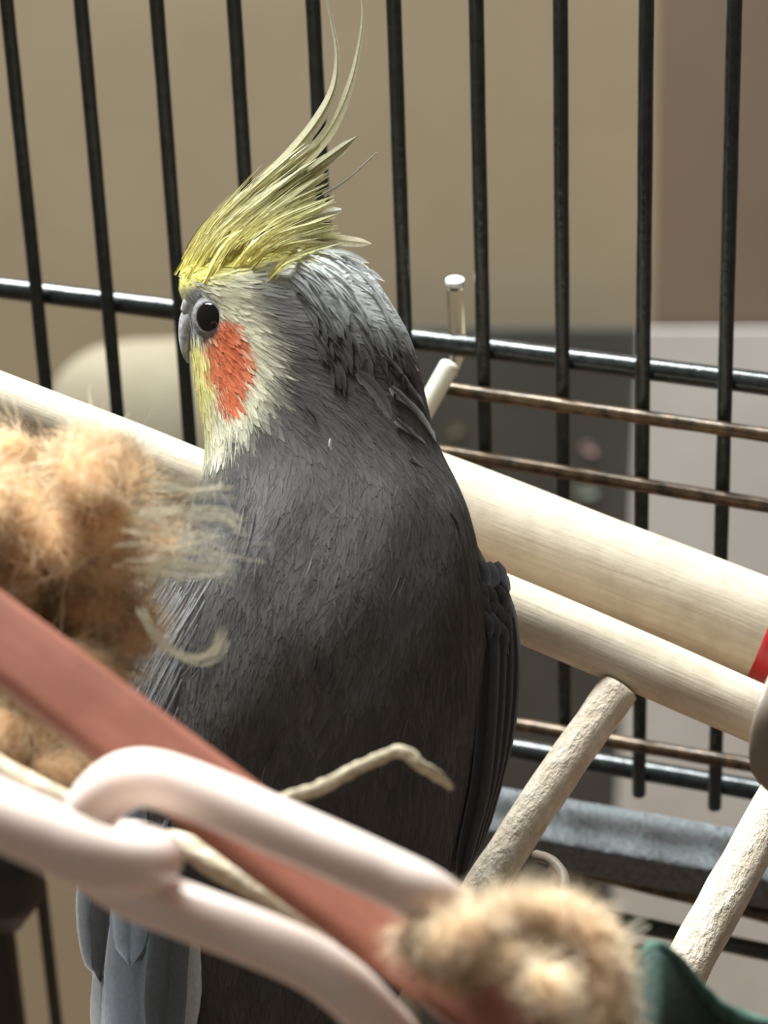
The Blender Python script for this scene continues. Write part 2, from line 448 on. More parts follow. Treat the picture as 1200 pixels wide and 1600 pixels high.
# ================================================================== bird
ST = np.array([
 (379, 425, 445, 8), (383, 385, 480, 34), (388, 352, 515, 60), (395, 325, 542, 80), (405, 305, 560, 98), (420, 288, 573, 110), (440, 281, 588, 119),
 (455, 281, 598, 122), (470, 286, 607, 125), (490, 293, 620, 127), (520, 297, 637, 131), (550, 299, 648, 135),
 (580, 302, 655, 140), (610, 306, 661, 146), (640, 312, 667, 152), (670, 319, 674, 160), (700, 323, 683, 168),
 (730, 322, 699, 180), (760, 312, 716, 195), (800, 298, 733, 212), (850, 278, 745, 230), (900, 255, 752, 245),
 (950, 235, 757, 255), (1000, 218, 756, 260), (1050, 205, 752, 260), (1100, 196, 747, 258), (1150, 188, 740, 250),
 (1200, 182, 732, 240), (1250, 178, 724, 230), (1300, 176, 714, 215), (1350, 178, 702, 200), (1400, 184, 690, 180),
 (1450, 192, 672, 165), (1500, 205, 650, 145), (1550, 222, 622, 128), (1600, 240, 590, 110), (1650, 260, 555, 90),
 (1700, 285, 515, 70), (1750, 320, 470, 45), (1785, 365, 425, 12)], float)
YS = np.arange(379, 1785.5, 1.0)
def sm(v, k):
    ker = np.hanning(2 * k + 1); ker /= ker.sum()
    return np.convolve(np.pad(v, k, mode='edge'), ker, mode='valid')
def blend_sm(col):
    v = np.interp(YS, ST[:, 0], ST[:, col]); a = sm(v, 6); b = sm(v, 45)
    w = np.clip((YS - 460) / 120, 0, 1)
    return a * (1 - w) + b * w
XL, XR, DT = blend_sm(1), blend_sm(2), blend_sm(3)
def ring(y):
    xl = np.interp(y, YS, XL); xr = np.interp(y, YS, XR); dt = np.interp(y, YS, DT)
    return (xl + xr) / 2, (xr - xl) / 2, dt
EXP = 2.0 / 2.35
def lumps(y, phi):
    return (2.4 * np.sin(y * 0.012 + 5 * phi) + 1.8 * np.sin(y * 0.021 - 9 * phi + 1.3) + 1.2 * np.sin(y * 0.034 + 14 * phi + 2.2)) * np.clip((y - 560) / 200, 0, 1)
def surf(y, phi):
    """pixel-space point (x, y, d) of the body"""
    cx, hw, dt = ring(y)
    c, s = np.cos(phi), np.sin(phi)
    l = lumps(y, phi)
    return cx + (hw + 0.5 * l) * sg(c, EXP), y, (dt + l) * sg(s, EXP)
def surf_w(y, phi):
    x, yy, d = surf(y, phi); return BP(x, yy, d)
def surf_n(y, phi):
    e = 0.01
    a = surf_w(y, phi + e) - surf_w(y, phi - e)
    b = surf_w(np.clip(y + 1.5, 379, 1785), phi) - surf_w(np.clip(y - 1.5, 379, 1785), phi)
    n = np.cross(b, a); n /= np.linalg.norm(n, axis=-1, keepdims=True) + 1e-12
    # outward
    cx, hw, dt = ring(y)
    out = surf_w(y, phi) - BP(cx, y, 0 * y)
    s = np.sign((n * out).sum(-1, keepdims=True)); s[s == 0] = 1
    return n * s

GREY = np.array(lin(82, 78, 75)); GREY_LIT = np.array(lin(196, 196, 192))
YEL = np.array(lin(244, 234, 136)); PALE = np.array(lin(238, 234, 204)); ORA = np.array(lin(218, 118, 78)); WHT = np.array(lin(228, 232, 226))
def sst(a, b, v):
    t = np.clip((v - a) / (b - a), 0, 1); return t * t * (3 - 2 * t)
def bird_col(x, y, jit=0.0):
    x = np.asarray(x, float); y = np.asarray(y, float)
    if jit:
        x = x + rng.normal(0, jit, x.shape); y = y + rng.normal(0, jit, y.shape)
    mot = 1 + .10 * np.sin(x * .043 + 1.7 * np.sin(y * .021)) * np.sin(y * .031 + 1.1 * np.sin(x * .027)) + .07 * np.sin(x * .11 + y * .05 + 2 * np.sin(y * .017))
    c = GREY * mot[..., None]
    def mix(c, col, m): return c * (1 - m[..., None]) + np.asarray(col) * m[..., None]
    # pale crown and nape, light from above painted into the colour
    m = sst(590, 400, y) * sst(350, 500, x); c = mix(c, GREY_LIT, m * 0.9)
    m = sst(480, 405, y) * sst(390, 460, x); c = mix(c, WHT, m)
    m = sst(560, 430, y - .35 * (x - 560)) * sst(450, 540, x); c = mix(c, lin(232, 234, 231), m * .9)
    # pale face
    xb = np.interp(y, [400, 430, 450, 480, 520, 560, 600, 640, 680, 710, 740, 760], [470, 430, 405, 408, 426, 440, 440, 424, 396, 366, 322, 280])
    m = sst(35, -35, x - xb) * sst(765, 715, y); c = mix(c, PALE, m)
    # yellow forehead and throat
    m = sst(476, 446, y + 0.28 * (x - 290)) * sst(560, 470, x); c = mix(c, YEL, m)
    xt = np.interp(y, [535, 560, 600, 640, 680, 715], [306, 334, 342, 338, 333, 318])
    m = sst(12, -14, x - xt) * sst(530, 556, y) * sst(735, 690, y); c = mix(c, YEL, m * 0.85)
    # orange cheek
    ys = [505, 515, 530, 550, 575, 600, 620, 640, 652, 662]
    xl = np.interp(y, ys, [362, 350, 339, 331, 331, 338, 345, 351, 354, 362]); xr = np.interp(y, ys, [363, 374, 386, 397, 404, 403, 395, 389, 384, 366])
    m = sst(-7, 7, x - xl) * sst(7, -7, x - xr) * sst(503, 513, y) * sst(664, 654, y)
    c = mix(c, ORA, m)
    # bare grey around eye and cere
    r = np.hypot((x - 314) / 33, (y - 500) / 44)
    c = mix(c, lin(150, 150, 148), sst(1.1, 0.85, r))
    return c

base = BP(430, 1785, 0)
BD = thing('cockatiel', P(500, 1180, .54), 'grey cockatiel with yellow crest and orange cheek turned away on the ladder', 'bird')
yy, pp_ = np.meshgrid(np.concatenate([np.arange(379, 470, 2.0), np.arange(470, 1785.1, 5.0)]), np.linspace(0, 2 * math.pi, 120, endpoint=False), indexing='ij')
x_, y_, d_ = surf(yy, pp_)
V = BP(x_, y_, d_).reshape(-1, 3)
ny, nphi = yy.shape
I, J = np.meshgrid(np.arange(ny - 1), np.arange(nphi), indexing='ij')
Fq = np.stack([I * nphi + J, I * nphi + (J + 1) % nphi, (I + 1) * nphi + (J + 1) % nphi, (I + 1) * nphi + J], -1).reshape(-1, 4).tolist()
Fq.append(list(range(nphi))); Fq.append([(ny - 1) * nphi + q for q in range(nphi)][::-1])
body = mesh_obj('body', V, Fq, 'plumage', BD, colors=bird_col(x_, y_).reshape(-1, 3) * 0.8)

def strands_mesh(name, pts, width, nrm, cols, mat, parent, kind='stuff', label=None, snrm=None):
    """pts (n,k,3); width (n,k) ; nrm (n,k,3) ribbon normal; cols (n,k,3)"""
    n, k, _ = pts.shape
    T = np.gradient(pts, axis=1); S = np.cross(T, nrm); S /= np.linalg.norm(S, axis=-1, keepdims=True) + 1e-12
    A = pts - S * width[..., None] / 2; B = pts + S * width[..., None] / 2
    V = np.stack([A, B], 2).reshape(-1, 3)
    C = np.repeat(cols[:, :, None, :], 2, 2).reshape(-1, 3)
    i = np.arange(n)[:, None] * (2 * k) + np.arange(k - 1)[None, :] * 2
    Fq = np.stack([i, i + 1, i + 3, i + 2], -1).reshape(-1, 4)
    o = mesh_obj(name, V, Fq, mat, parent, colors=C)
    nn = nrm if snrm is None else snrm
    nn = np.repeat(np.broadcast_to(nn, pts.shape)[:, :, None, :], 2, 2).reshape(-1, 3)
    nn = nn / (np.linalg.norm(nn, axis=-1, keepdims=True) + 1e-9)
    o.data.normals_split_custom_set_from_vertices(nn.astype(np.float32))
    if kind: o['kind'] = kind
    if label: o['label'] = label
    return o

def plumage(N, Lr, Wr, lift, jit, kseg, colvar, dark=0.0, yr=(384, 1770)):
    # sample roots evenly by ring circumference
    w = np.interp(np.arange(*yr), YS, (XR - XL) + 2 * DT)
    y = rng.choice(np.arange(*yr), N, p=w / w.sum()) + rng.random(N)
    phi = rng.uniform(-0.7, math.pi + 0.7, N)
    x, _, d = surf(y, phi)
    cx, hw, dt = ring(y); Rl = (hw + dt) / 2
    # flow on screen: away from the beak on the head, down the body below it
    gx, gy = (x - 262), (y - 445) + 25
    gl = np.hypot(gx, gy); gx, gy = gx / gl, gy / gl
    up = sst(470, 410, y); gy = gy * (1 - up) + up * -0.15 
    bl = sst(560, 740, y)
    fy = gy * (1 - bl) + 1.0 * bl; fs = -gx * (1 - bl) * np.sign(np.sin(phi))
    a = rng.normal(0, jit, N)
    fy, fs = fy * np.cos(a) - fs * np.sin(a), fy * np.sin(a) + fs * np.cos(a)
    nl = np.hypot(fy, fs); fy, fs = fy / nl, fs / nl
    head = sst(760, 520, y)
    L = rng.uniform(*Lr, N) * (1 - 0.62 * head) * (1 - 0.45 * sst(460, 380, x) * sst(720, 660, y))
    W = rng.uniform(*Wr, N) * (1 - 0.70 * head)
    lf = lift * rng.uniform(0.3, 1.0, N) * (1 - 0.5 * head)
    ts = np.linspace(0, 1, kseg)
    pts, nr = [], []
    cv = rng.normal(0, 0.12, N)
    for tt in ts:
        yq = np.clip(y + fy * L * tt + cv * L * tt * tt * fs, 380, 1783)
        pq = phi + (fs * L * tt - cv * L * tt * tt * fy) / Rl
        nq = surf_n(yq, pq)
        pts.append(surf_w(yq, pq) + nq * PX * (1.0 + lf * tt ** 1.6)[:, None]); nr.append(nq)
    pts = np.stack(pts, 1); nr = np.stack(nr, 1)
    prof = np.interp(ts, [0, 0.25, 0.7, 1], [0.6, 1, 0.8, 0.12])
    xm, ym, _d = surf(np.clip(y + fy * L * .6, 380, 1783), phi + fs * L * .6 / Rl)
    C = bird_col(xm, ym, 7.0)
    v = np.exp(rng.normal(0, colvar, N))[:, None] * (1 - dark)
    C = np.clip(C * v, 0, 0.95)
    cols = C[:, None, :] * np.interp(ts, [0, 1], [0.85, 1.08])[None, :, None]
    return pts, W[:, None] * PX * prof[None, :], nr, np.clip(cols, 0, 0.97)
p1 = plumage(9000, (60, 110), (10, 22), 2.0, 0.07, 5, 0.05)
strands_mesh('plumage', *p1, 'plumage', BD)
p2 = plumage(90000, (40, 80), (1.0, 2.4), 2.5, 0.10, 4, 0.12)
strands_mesh('down_barbs', *p2, 'plumage', BD)
p3 = plumage(900, (35, 70), (0.9, 1.8), 9, 0.22, 5, 0.25)
p3 = (p3[0], p3[1], p3[2], np.clip(p3[3] * 1.35, 0, 0.95))
strands_mesh('stray_barbs', *p3, 'plumage', BD)

# pale wispy barbs on the left shoulder
n = 260
y0 = rng.uniform(900, 1110, n); ph0 = math.pi - rng.uniform(.15, .95, n); ks = 6
pts_, nr_ = [], []
for tt in np.linspace(0, 1, ks):
    yq = y0 + 70 * tt; pq = ph0 + .06 * tt; nq = surf_n(yq, pq); nr_.append(nq); pts_.append(surf_w(yq, pq) + nq * PX * (4 + 16 * tt ** 1.5))
lc = np.array(lin(136, 136, 134)) * rng.uniform(.4, 1.3, (n, 1, 1)) * np.ones((1, ks, 1))
strands_mesh('shoulder_barbs', np.stack(pts_, 1), rng.uniform(.8, 2, (n, 1)) * PX * np.linspace(1, .2, ks)[None], np.stack(nr_, 1), lc, 'plumage', BD)

def feather(name, ctrl, hw, cb_, ct, ce=None, edge=0.25, n=18, roll=0.0, cup=0.25, parent=None, streak=0.0, prof=None, rag=0.0):
    """ctrl list of (x,y,d) in bird pixels; hw half-width in pixels"""
    c = resample(ctrl, n)
    t = np.linspace(0, 1, n)
    T = np.gradient(c, axis=0); T /= np.linalg.norm(T, axis=1)[:, None]
    S = np.stack([-T[:, 1], T[:, 0], 0 * t], 1)
    S /= np.linalg.norm(S, axis=1)[:, None] + 1e-9
    dv = np.array([0, 0, 1.0])
    S = S * math.cos(roll) + dv * math.sin(roll)
    prof = prof or ([0, .15, .6, .85, 1], [.45, .9, 1, .75, .06])
    w = hw * np.interp(t, *prof)
    ks = np.array([-1, -0.72, -0.1, 0, 0.1, 0.72, 1.0])
    pts = np.zeros((n, 7, 3)); col = np.zeros((n, 7, 3))
    cb_, ct = np.array(cb_), np.array(ct); ce = ct if ce is None else np.array(ce)
    for j, k in enumerate(ks):
        off = w * k * (1 + rag * rng.uniform(-1, 1, n) * (abs(k) > .9))
        pts[:, j] = c + S * off[:, None]
        pts[:, j, 2] += cup * w * (1 - k * k) + (1.5 if abs(k) < 0.05 else 0)
        cc = cb_ * (1 - t[:, None]) + ct * t[:, None]
        if abs(k) > 0.7: cc = cc * (1 - edge) + ce * edge
        if abs(k) > 0.95: cc = ce
        if abs(k) <= 0.1: cc = cc * (1 - streak)
        col[:, j] = cc
    V = BP(pts[..., 0], pts[..., 1], pts[..., 2]).reshape(-1, 3)
    I, J = np.meshgrid(np.arange(n - 1), np.arange(6), indexing='ij')
    Fq = np.stack([I * 7 + J, I * 7 + J + 1, (I + 1) * 7 + J + 1, (I + 1) * 7 + J], -1).reshape(-1, 4)
    return mesh_obj(name, V, Fq, 'feather_vane', parent, colors=col.reshape(-1, 3))

# ---- crest
Yb, Yt = lin(248, 234, 128), lin(250, 246, 196)
GC = lin(150, 146, 128); WC = lin(232, 228, 204); DKC = lin(84, 80, 66)
long_prof = ([0, .2, .45, .7, .9, 1], [.6, 1, .9, .42, .22, .08])
feather('crest_feather', [(352, 356, 12), (400, 300, 16), (455, 243, 16), (497, 190, 12), (522, 138, 6), (527, 85, 0), (519, 35, -5), (505, -22, -8)], 11, lin(236, 228, 168), WC, lin(190, 184, 164), .3, 40, 0.1, .3, BD, .3, long_prof)
feather('crest_feather', [(365, 362, 4), (420, 308, 8), (478, 250, 8), (518, 200, 6), (544, 143, 2), (559, 85, -3), (567, 25, -6), (563, -25, -9)], 11, lin(236, 228, 168), WC, lin(190, 184, 164), .3, 40, -0.1, .3, BD, .3, long_prof)
feather('crest_feather', [(430, 318, 20), (478, 276, 24), (525, 240, 20), (559, 214, 14)], 9, lin(206, 200, 120), lin(226, 218, 190), GC, .5, 20, .1, .3, BD, .45, ([0, .3, .8, 1], [.6, 1, .7, .04]))
feather('crest_feather', [(425, 330, 16), (470, 292, 20), (512, 254, 14), (550, 224, 6)], 9, lin(206, 200, 120), lin(120, 112, 92), lin(224, 216, 190), .5, 20, -.1, .3, BD, .2)
feather('crest_feather', [(505, 305, 4), (545, 278, 2), (589, 238, 0)], 5, GC, lin(170, 160, 140), None, .2, 14, 0, .2, BD, 0, ([0, .3, 1], [1, .7, .3]))
feather('crest_feather', [(440, 385, 40), (500, 376, 30), (545, 379, 20), (581, 382, 14)], 9, lin(230, 226, 170), lin(236, 220, 196), WC, .3, 18, .1, .3, BD, .2)
feather('crest_feather', [(430, 362, 40), (480, 345, 36), (534, 331, 30)], 12, Yb, lin(232, 234, 224), WC, .5, 16, 0, .3, BD, .2, ([0, .3, .8, 1], [.5, .9, 1, .25]), .2)
crest_paths = []
for k in range(110):
    f2 = (k + rng.random()) / 110
    rx = np.interp(f2, [0, .3, .6, 1], [290, 306, 345, 430]) + rng.normal(0, 9)
    ry = np.interp(f2, [0, .3, .6, 1], [434, 430, 428, 420]) + rng.normal(0, 11)
    tx = np.interp(f2, [0, .2, .4, .6, .8, 1], [486, 508, 520, 528, 530, 545])
    ty = np.interp(f2, [0, .2, .4, .6, .8, 1], [206, 226, 262, 304, 344, 392]) + rng.normal(0, 7)
    bx, by = np.interp(f2, [0, .5, 1], [12, 5, 0]), np.interp(f2, [0, .5, 1], [8, 14, 10])
    mx_, my_ = rx * .45 + tx * .55 - bx, ry * .45 + ty * .55 - by
    m1 = (rx * .78 + tx * .22 - bx, ry * .78 + ty * .22 - by)
    cx0, hw0, dt0 = ring(ry); ds = dt0 * max(0, 1 - abs(np.clip((rx - cx0) / hw0, -1, 1)) ** 2.35) ** (1 / 2.35)
    dd = ds * rng.uniform(.25, 1.0) + 6
    kind = rng.random(); topd = sst(.75, 0.0, f2)
    base_c = np.array(Yb) * rng.uniform(.85, 1.1); tip_c = np.array(Yt) * rng.uniform(.8, 1.05)
    wv = .5 * topd + .6 * sst(.8, 1, f2)
    tip_c = tip_c * (1 - wv) + np.array(WC) * wv
    ec = np.array(DKC) if kind < .42 * topd + .12 else (np.array(WC) if kind < .75 else tip_c)
    sh = 1 - abs(rng.normal(0, .14)); tx, ty = rx + (tx - rx) * sh, ry + (ty - ry) * sh; mx_, my_ = rx + (mx_ - rx) * sh, ry + (my_ - ry) * sh
    ctrl = [(rx, ry, dd - 2), (m1[0], m1[1], dd + 5), (mx_, my_, dd * .8), (tx, ty, dd * .5)]
    crest_paths.append((ctrl, base_c, tip_c))
    feather('crest_feather', ctrl, rng.uniform(4, 9), np.clip(base_c, 0, .95), np.clip(tip_c, 0, .95), np.clip(ec, 0, .95), .35, 16, rng.normal(0, .5), .35, BD, .3 if kind < .4 else .08, ([0, .2, .6, .9, 1], [.5, .9, 1, .5, .08]), .25)
# loose barbs of the crest
pts_, wd_, co_ = [], [], []
for k in range(1500):
    ctrl, cb1, ct1 = crest_paths[rng.integers(len(crest_paths))]
    c = resample(ctrl, 24); t0 = rng.integers(0, 12); c = c[t0:t0 + 10 + rng.integers(0, 2)][:10]
    c = c + rng.normal(0, 6, 3) * [1, 1, .8] + np.linspace(0, 1, 10)[:, None] * rng.normal(0, 6, 3) + [0, 0, 8]
    pts_.append(BP(c[:, 0], c[:, 1], c[:, 2])); tt = np.linspace(t0 / 24, (t0 + 10) / 24, 10)[:, None]
    cc = cb1 * (1 - tt) + ct1 * tt
    r_ = rng.random()
    cc = cc * (rng.uniform(.75, 1.1) if r_ > .22 else .32)
    co_.append(np.clip(cc, 0, .96)); wd_.append(rng.uniform(.8, 2.2) * PX * np.linspace(1, .25, 10))
pts_ = np.array(pts_)
strands_mesh('crest_barbs', pts_, np.array(wd_), np.broadcast_to(-FWD, pts_.shape) + rng.normal(0, .3, (len(pts_), 1, 3)), np.array(co_), 'feather_vane', BD)

# ---- tufts of the nape and loose contour feathers
for c, hw, a, b in [
    ([(500, 400, 60), (540, 404, 46), (578, 416, 30)], 8, WHT, lin(224, 224, 214)),
    ([(590, 520, 62), (628, 560, 40), (655, 582, 16)], 5, lin(170, 150, 158), lin(206, 160, 170)),
    ([(600, 560, 90), (636, 610, 60), (664, 640, 24)], 12, GREY, lin(150, 148, 148)),
    ([(610, 610, 100), (650, 652, 58), (681, 694, 16)], 13, GREY, lin(180, 178, 172)),
    ([(618, 660, 110), (658, 700, 66), (683, 728, 22)], 12, GREY, lin(160, 158, 154)),
    ([(640, 720, 120), (684, 776, 80), (722, 826, 40)], 16, GREY, lin(132, 130, 128)),
    ([(668, 760, 110), (706, 806, 70), (738, 846, 26)], 12, GREY, lin(180, 178, 172)),
    ([(560, 590, 140), (590, 620, 130), (612, 660, 120)], 14, GREY, lin(120, 118, 116)),
    ([(520, 690, 168), (519, 700, 170), (522, 708, 170)], 3, WHT, WHT),
    ([(350, 770, 170), (372, 840, 186), (378, 920, 200)], 18, lin(118, 118, 118), lin(150, 150, 150)),
]:
    c = [(q[0], q[1], q[2] + (26 if q[1] < 760 else 6)) for q in c]
    feather('feather_and_gap_shade', c, hw * .7, a, b, None, .2, 14, 0.0, .25, BD, .05, None, .15)
for k in range(120):   # ruffled crown and nape feathers, coloured with the painted top light
    y0 = rng.uniform(394, 580); f = (y0 - 394) / 186
    xe = np.interp(y0, YS, XR); x0 = rng.uniform(430 + 80 * f, xe - 18)
    cx0, hw0, dt0 = ring(y0)
    sd_ = lambda x, y: float(np.interp(y, YS, DT)) * max(0, 1 - min(1, abs((x - ring(y)[0]) / ring(y)[1])) ** 2.35) ** (1 / 2.35)
    L = rng.uniform(32, 62); an = np.interp(f, [0, .35, 1], [.10, .75, 1.05]) + rng.normal(0, .10)
    q = [(x0 + L * tt * math.cos(an + .2 * tt), y0 + L * tt * math.sin(an + .2 * tt)) for tt in (0, .5, 1)]
    q = [(x, y, sd_(x, y) + h) for (x, y), h in zip(q, (1, 5, 7))]
    c0 = bird_col(np.array([q[0][0]]), np.array([q[0][1]]))[0]; c1 = bird_col(np.array([q[2][0]]), np.array([q[2][1]]))[0]
    br = rng.uniform(.8, 1.25)
    feather('feather_and_gap_shade', q, rng.uniform(3, 6), np.clip(c0 * br * .9, 0, .9), np.clip(c1 * br * 1.1, 0, .9), None, .2, 10, rng.normal(0, .25), .2, BD, .05, ([0, .3, .7, 1], [.6, 1, .8, .1]), .3)

def sdepth(x, y): return float(np.interp(y, YS, DT)) * max(0, 1 - min(1, abs((x - ring(y)[0]) / ring(y)[1])) ** 2.35) ** (1 / 2.35)
for x0, y0, x1, y1, hw, cc in [(624, 893, 605, 934, 3, 58), (502, 1008, 486, 1052, 2.5, 60), (524, 1016, 512, 1062, 2.5, 60), (436, 1138, 422, 1178, 2.5, 56), (335, 1008, 312, 1046, 2.5, 58),
                               (545, 950, 536, 985, 2, 60), (700, 800, 716, 842, 3, 56), (494, 868, 478, 902, 2, 150), (392, 786, 374, 862, 2.5, 150), (408, 800, 386, 884, 2, 140), (480, 640, 500, 668, 2.5, 64), (512, 560, 524, 590, 3, 66)]:  # dark strips paint the shade in gaps between feathers; pale ones are wisps
    xm, ym = (x0 + x1) / 2 + 3, (y0 + y1) / 2
    feather('feather_and_gap_shade', [(x0, y0, sdepth(x0, y0) + 8), (xm, ym, sdepth(xm, ym) + 9), (x1, y1, sdepth(x1, y1) + 8)], hw, lin(cc, cc * .97, cc * .95), lin(cc, cc * .97, cc * .95), None, .2, 10, 0, .1, BD, 0, ([0, .4, 1], [.2, 1, .05]), .1)

# ---- eye
ex, ey = 333.0, 502.0
best = min((abs(surf(np.array([ey]), np.array([q]))[0][0] - ex), q) for q in np.linspace(math.pi / 2, math.pi, 400))[1]
en = surf_n(np.array([ey]), np.array([best]))[0]; ep = surf_w(np.array([ey]), np.array([best]))[0]
en = en * 0.8 + -FWD * 0.55; en /= np.linalg.norm(en)
ea = np.cross(en, UPV); ea /= np.linalg.norm(ea); eb = np.cross(ea, en); eb = eb if eb @ UPV > 0 else -eb
def dome(name, c, rx_, ry_, h, mat, parent, nr=12, na=28, prof=None, back=0.4):
    rr = np.linspace(0, 1, nr); aa_ = np.linspace(0, 2 * math.pi, na, endpoint=False)
    V = []
    for r_ in rr:
        hh = (prof(r_) if prof else math.sqrt(max(0, 1 - r_ * r_))) * h
        for a_ in aa_:
            V.append(c + ea * rx_ * r_ * math.cos(a_) + eb * ry_ * r_ * math.sin(a_) + en * (hh - back * h))
    V = np.array(V)
    I, J = np.meshgrid(np.arange(nr - 1), np.arange(na), indexing='ij')
    Fq = np.stack([I * na + J, I * na + (J + 1) % na, (I + 1) * na + (J + 1) % na, (I + 1) * na + J], -1).reshape(-1, 4)
    return mesh_obj(name, V, Fq, mat, parent)
er = dome('eye_ring', ep, 31 * PX, 34 * PX, 6 * PX, 'eye_ring', BD, prof=lambda r: math.exp(-((r - .68) / .22) ** 2) * (1 if r > .5 else 1), back=.1)
dome('eye', ep + en * 2.2 * PX, 22.5 * PX, 24.5 * PX, 11 * PX, 'eye_black', BD, back=.2)

# ---- beak
def bp1(x, y, d): return BP(np.array(x), np.array(y), np.array(d))
tube('cere', [bp1(318, 470, 40), bp1(304, 476, 36), bp1(295, 488, 30)], np.array([20, 16, 12]) * PX, 'beak_horn', BD, n=14, seg=18)
tube('upper_beak', [bp1(316, 488, 22), bp1(301, 500, 22), bp1(294, 520, 22), bp1(291, 540, 22), bp1(292, 556, 22), bp1(295, 568, 21)], np.array([22, 19, 14, 9, 5, 1.5]) * PX, 'beak_horn', BD, n=24, seg=18, flat=1.2)
tube('lower_beak', [bp1(316, 520, 24), bp1(306, 536, 24), bp1(301, 548, 24)], np.array([16, 11, 5]) * PX, 'beak_horn', BD, n=12, seg=16)

# ---- wings: shell with flight feathers
def wing(outer, inner, name, dmax, side):
    n = 40
    o_ = resample(outer, n); i_ = resample(inner, n)
    k = 12
    pts = np.zeros((n, k, 3))
    for j in range(k):
        s = j / (k - 1)
        pts[:, j] = o_ * (1 - s) + i_ * s
        pts[:, j, 2] += dmax * math.sin(s * math.pi) 
    w_ = BP(pts[..., 0], pts[..., 1], pts[..., 2])
    back = BP(pts[..., 0], pts[..., 1], pts[..., 2] - 10)
    V = np.vstack([w_.reshape(-1, 3), back.reshape(-1, 3)])
    I, J = np.meshgrid(np.arange(n - 1), np.arange(k - 1), indexing='ij')
    f1 = np.stack([I * k + J, I * k + J + 1, (I + 1) * k + J + 1, (I + 1) * k + J], -1).reshape(-1, 4)
    f2 = f1[:, ::-1] + n * k
    cols = np.tile(np.array(lin(92, 90, 90)), (len(V), 1))
    o = mesh_obj(name, V, np.vstack([f1, f2]), 'plumage', BD, colors=cols)
    return o
rw_out = [(742, 846, 20), (764, 886, 0), (786, 926, -18), (798, 964, -25), (803, 1010, -30), (802, 1064, -30), (793, 1116, -26), (782, 1172, -20), (768, 1218, -15), (757, 1264, -10), (742, 1312, -8), (722, 1360, -8)]
rw_in = [(700, 850, 90), (715, 890, 90), (722, 930, 80), (728, 970, 76), (730, 1010, 74), (728, 1064, 70), (722, 1116, 64), (714, 1172, 58), (706, 1218, 52), (698, 1264, 46), (690, 1312, 40), (684, 1360, 34)]
WR = wing(rw_out, rw_in, 'wing', 10, 1)
GW = lin(96, 94, 94); GWd = lin(66, 64, 64)
for k in range(7):   # primaries of the folded wing
    s = k / 6
    c = [(760 + 26 * (1 - s) - 8, 900 + 30 * s, 30 - 4 * k), (798 - 34 * s, 1000 + 14 * s, 4 + 6 * k), (792 - 40 * s, 1120 + 14 * k, 6 + 6 * k), (764 - 34 * s, 1250 + 10 * k, 4 + 6 * k), (738 - 24 * s, 1345 + 7 * k, 4 + 4 * k)]
    feather('flight_feather', c, 17, GW, GWd, lin(140, 138, 134) if k % 2 == 0 else lin(70, 68, 68), .2, 24, .25, .3, WR, .1)
for k in range(16):  # small scaly coverts on the shoulder of the wing
    a, b = divmod(k, 4)
    x0, y0 = 748 + 10 * b + rng.normal(0, 4), 866 + 30 * a + 9 * b + rng.normal(0, 7)
    feather('covert', [(x0, y0, 52 - 8 * b), (x0 + 8, y0 + 22, 50 - 9 * b), (x0 + 10, y0 + 46, 42 - 9 * b)], 12, lin(*(np.array([108, 108, 112]) * rng.uniform(.8, 1.15))), lin(84, 82, 84), lin(128, 128, 132), .35, 10, rng.normal(0, .1), .12, WR, .1, ([0, .3, .7, 1], [.5, 1, .9, .2]))
lw_out = [(262, 890, 40), (232, 950, 24), (210, 1010, 14), (196, 1080, 8), (174, 1180, 4), (154, 1290, 2), (137, 1390, 0), (136, 1460, 0), (148, 1540, 0), (158, 1640, 0), (190, 1760, 0)]
lw_in = [(300, 890, 120), (290, 950, 140), (284, 1010, 156), (280, 1080, 168), (276, 1180, 176), (280, 1290, 176), (290, 1390, 160), (298, 1460, 148), (300, 1540, 134), (296, 1640, 116), (290, 1760, 90)]
WL = wing(lw_out, lw_in, 'wing', 14, -1)
SL = lin(150, 156, 162)
for c, hw, a, b, e, rl in [
    ([(200, 1040, 40), (165, 1220, 24), (142, 1370, 16), (142, 1470, 16), (156, 1528, 14)], 20, lin(110, 112, 114), lin(130, 134, 138), lin(232, 232, 230), .2),
    ([(225, 1040, 70), (195, 1220, 56), (172, 1390, 44), (168, 1480, 40), (161, 1530, 34)], 26, lin(100, 98, 98), lin(84, 80, 78), lin(96, 94, 94), .3),
    ([(205, 1300, 52), (180, 1420, 40), (163, 1530, 30), (160, 1640, 20), (170, 1760, 16)], 17, lin(200, 206, 212), lin(240, 242, 244), lin(250, 250, 250), .2),
    ([(215, 1330, 66), (190, 1470, 54), (186, 1560, 46), (196, 1660, 36), (206, 1790, 30)], 20, lin(196, 202, 208), lin(236, 240, 244), lin(250, 250, 250), .3),
    ([(262, 1120, 150), (248, 1300, 142), (236, 1450, 126), (232, 1580, 108), (246, 1740, 90)], 56, lin(118, 122, 126), lin(132, 138, 144), lin(176, 182, 190), .25),
    ([(240, 1200, 172), (228, 1330, 164), (220, 1410, 154), (216, 1487, 140)], 34, lin(128, 132, 136), lin(146, 152, 158), lin(186, 190, 194), .25),
    ([(292, 1200, 186), (286, 1350, 178), (276, 1480, 160), (268, 1600, 140), (262, 1720, 116)], 34, lin(104, 104, 106), lin(112, 114, 116), lin(126, 128, 130), .2),
    ([(300, 1380, 160), (309, 1460, 156), (309, 1540, 146), (298, 1620, 130)], 15, lin(240, 244, 244), lin(246, 248, 248), lin(250, 250, 250), -.2),
]:
    feather('flight_feather', c, hw, a, b, e, .25, 26, rl, .3, WL, .12, ([0, .15, .6, .88, 1], [.5, .9, 1, .7, .05]), .03)
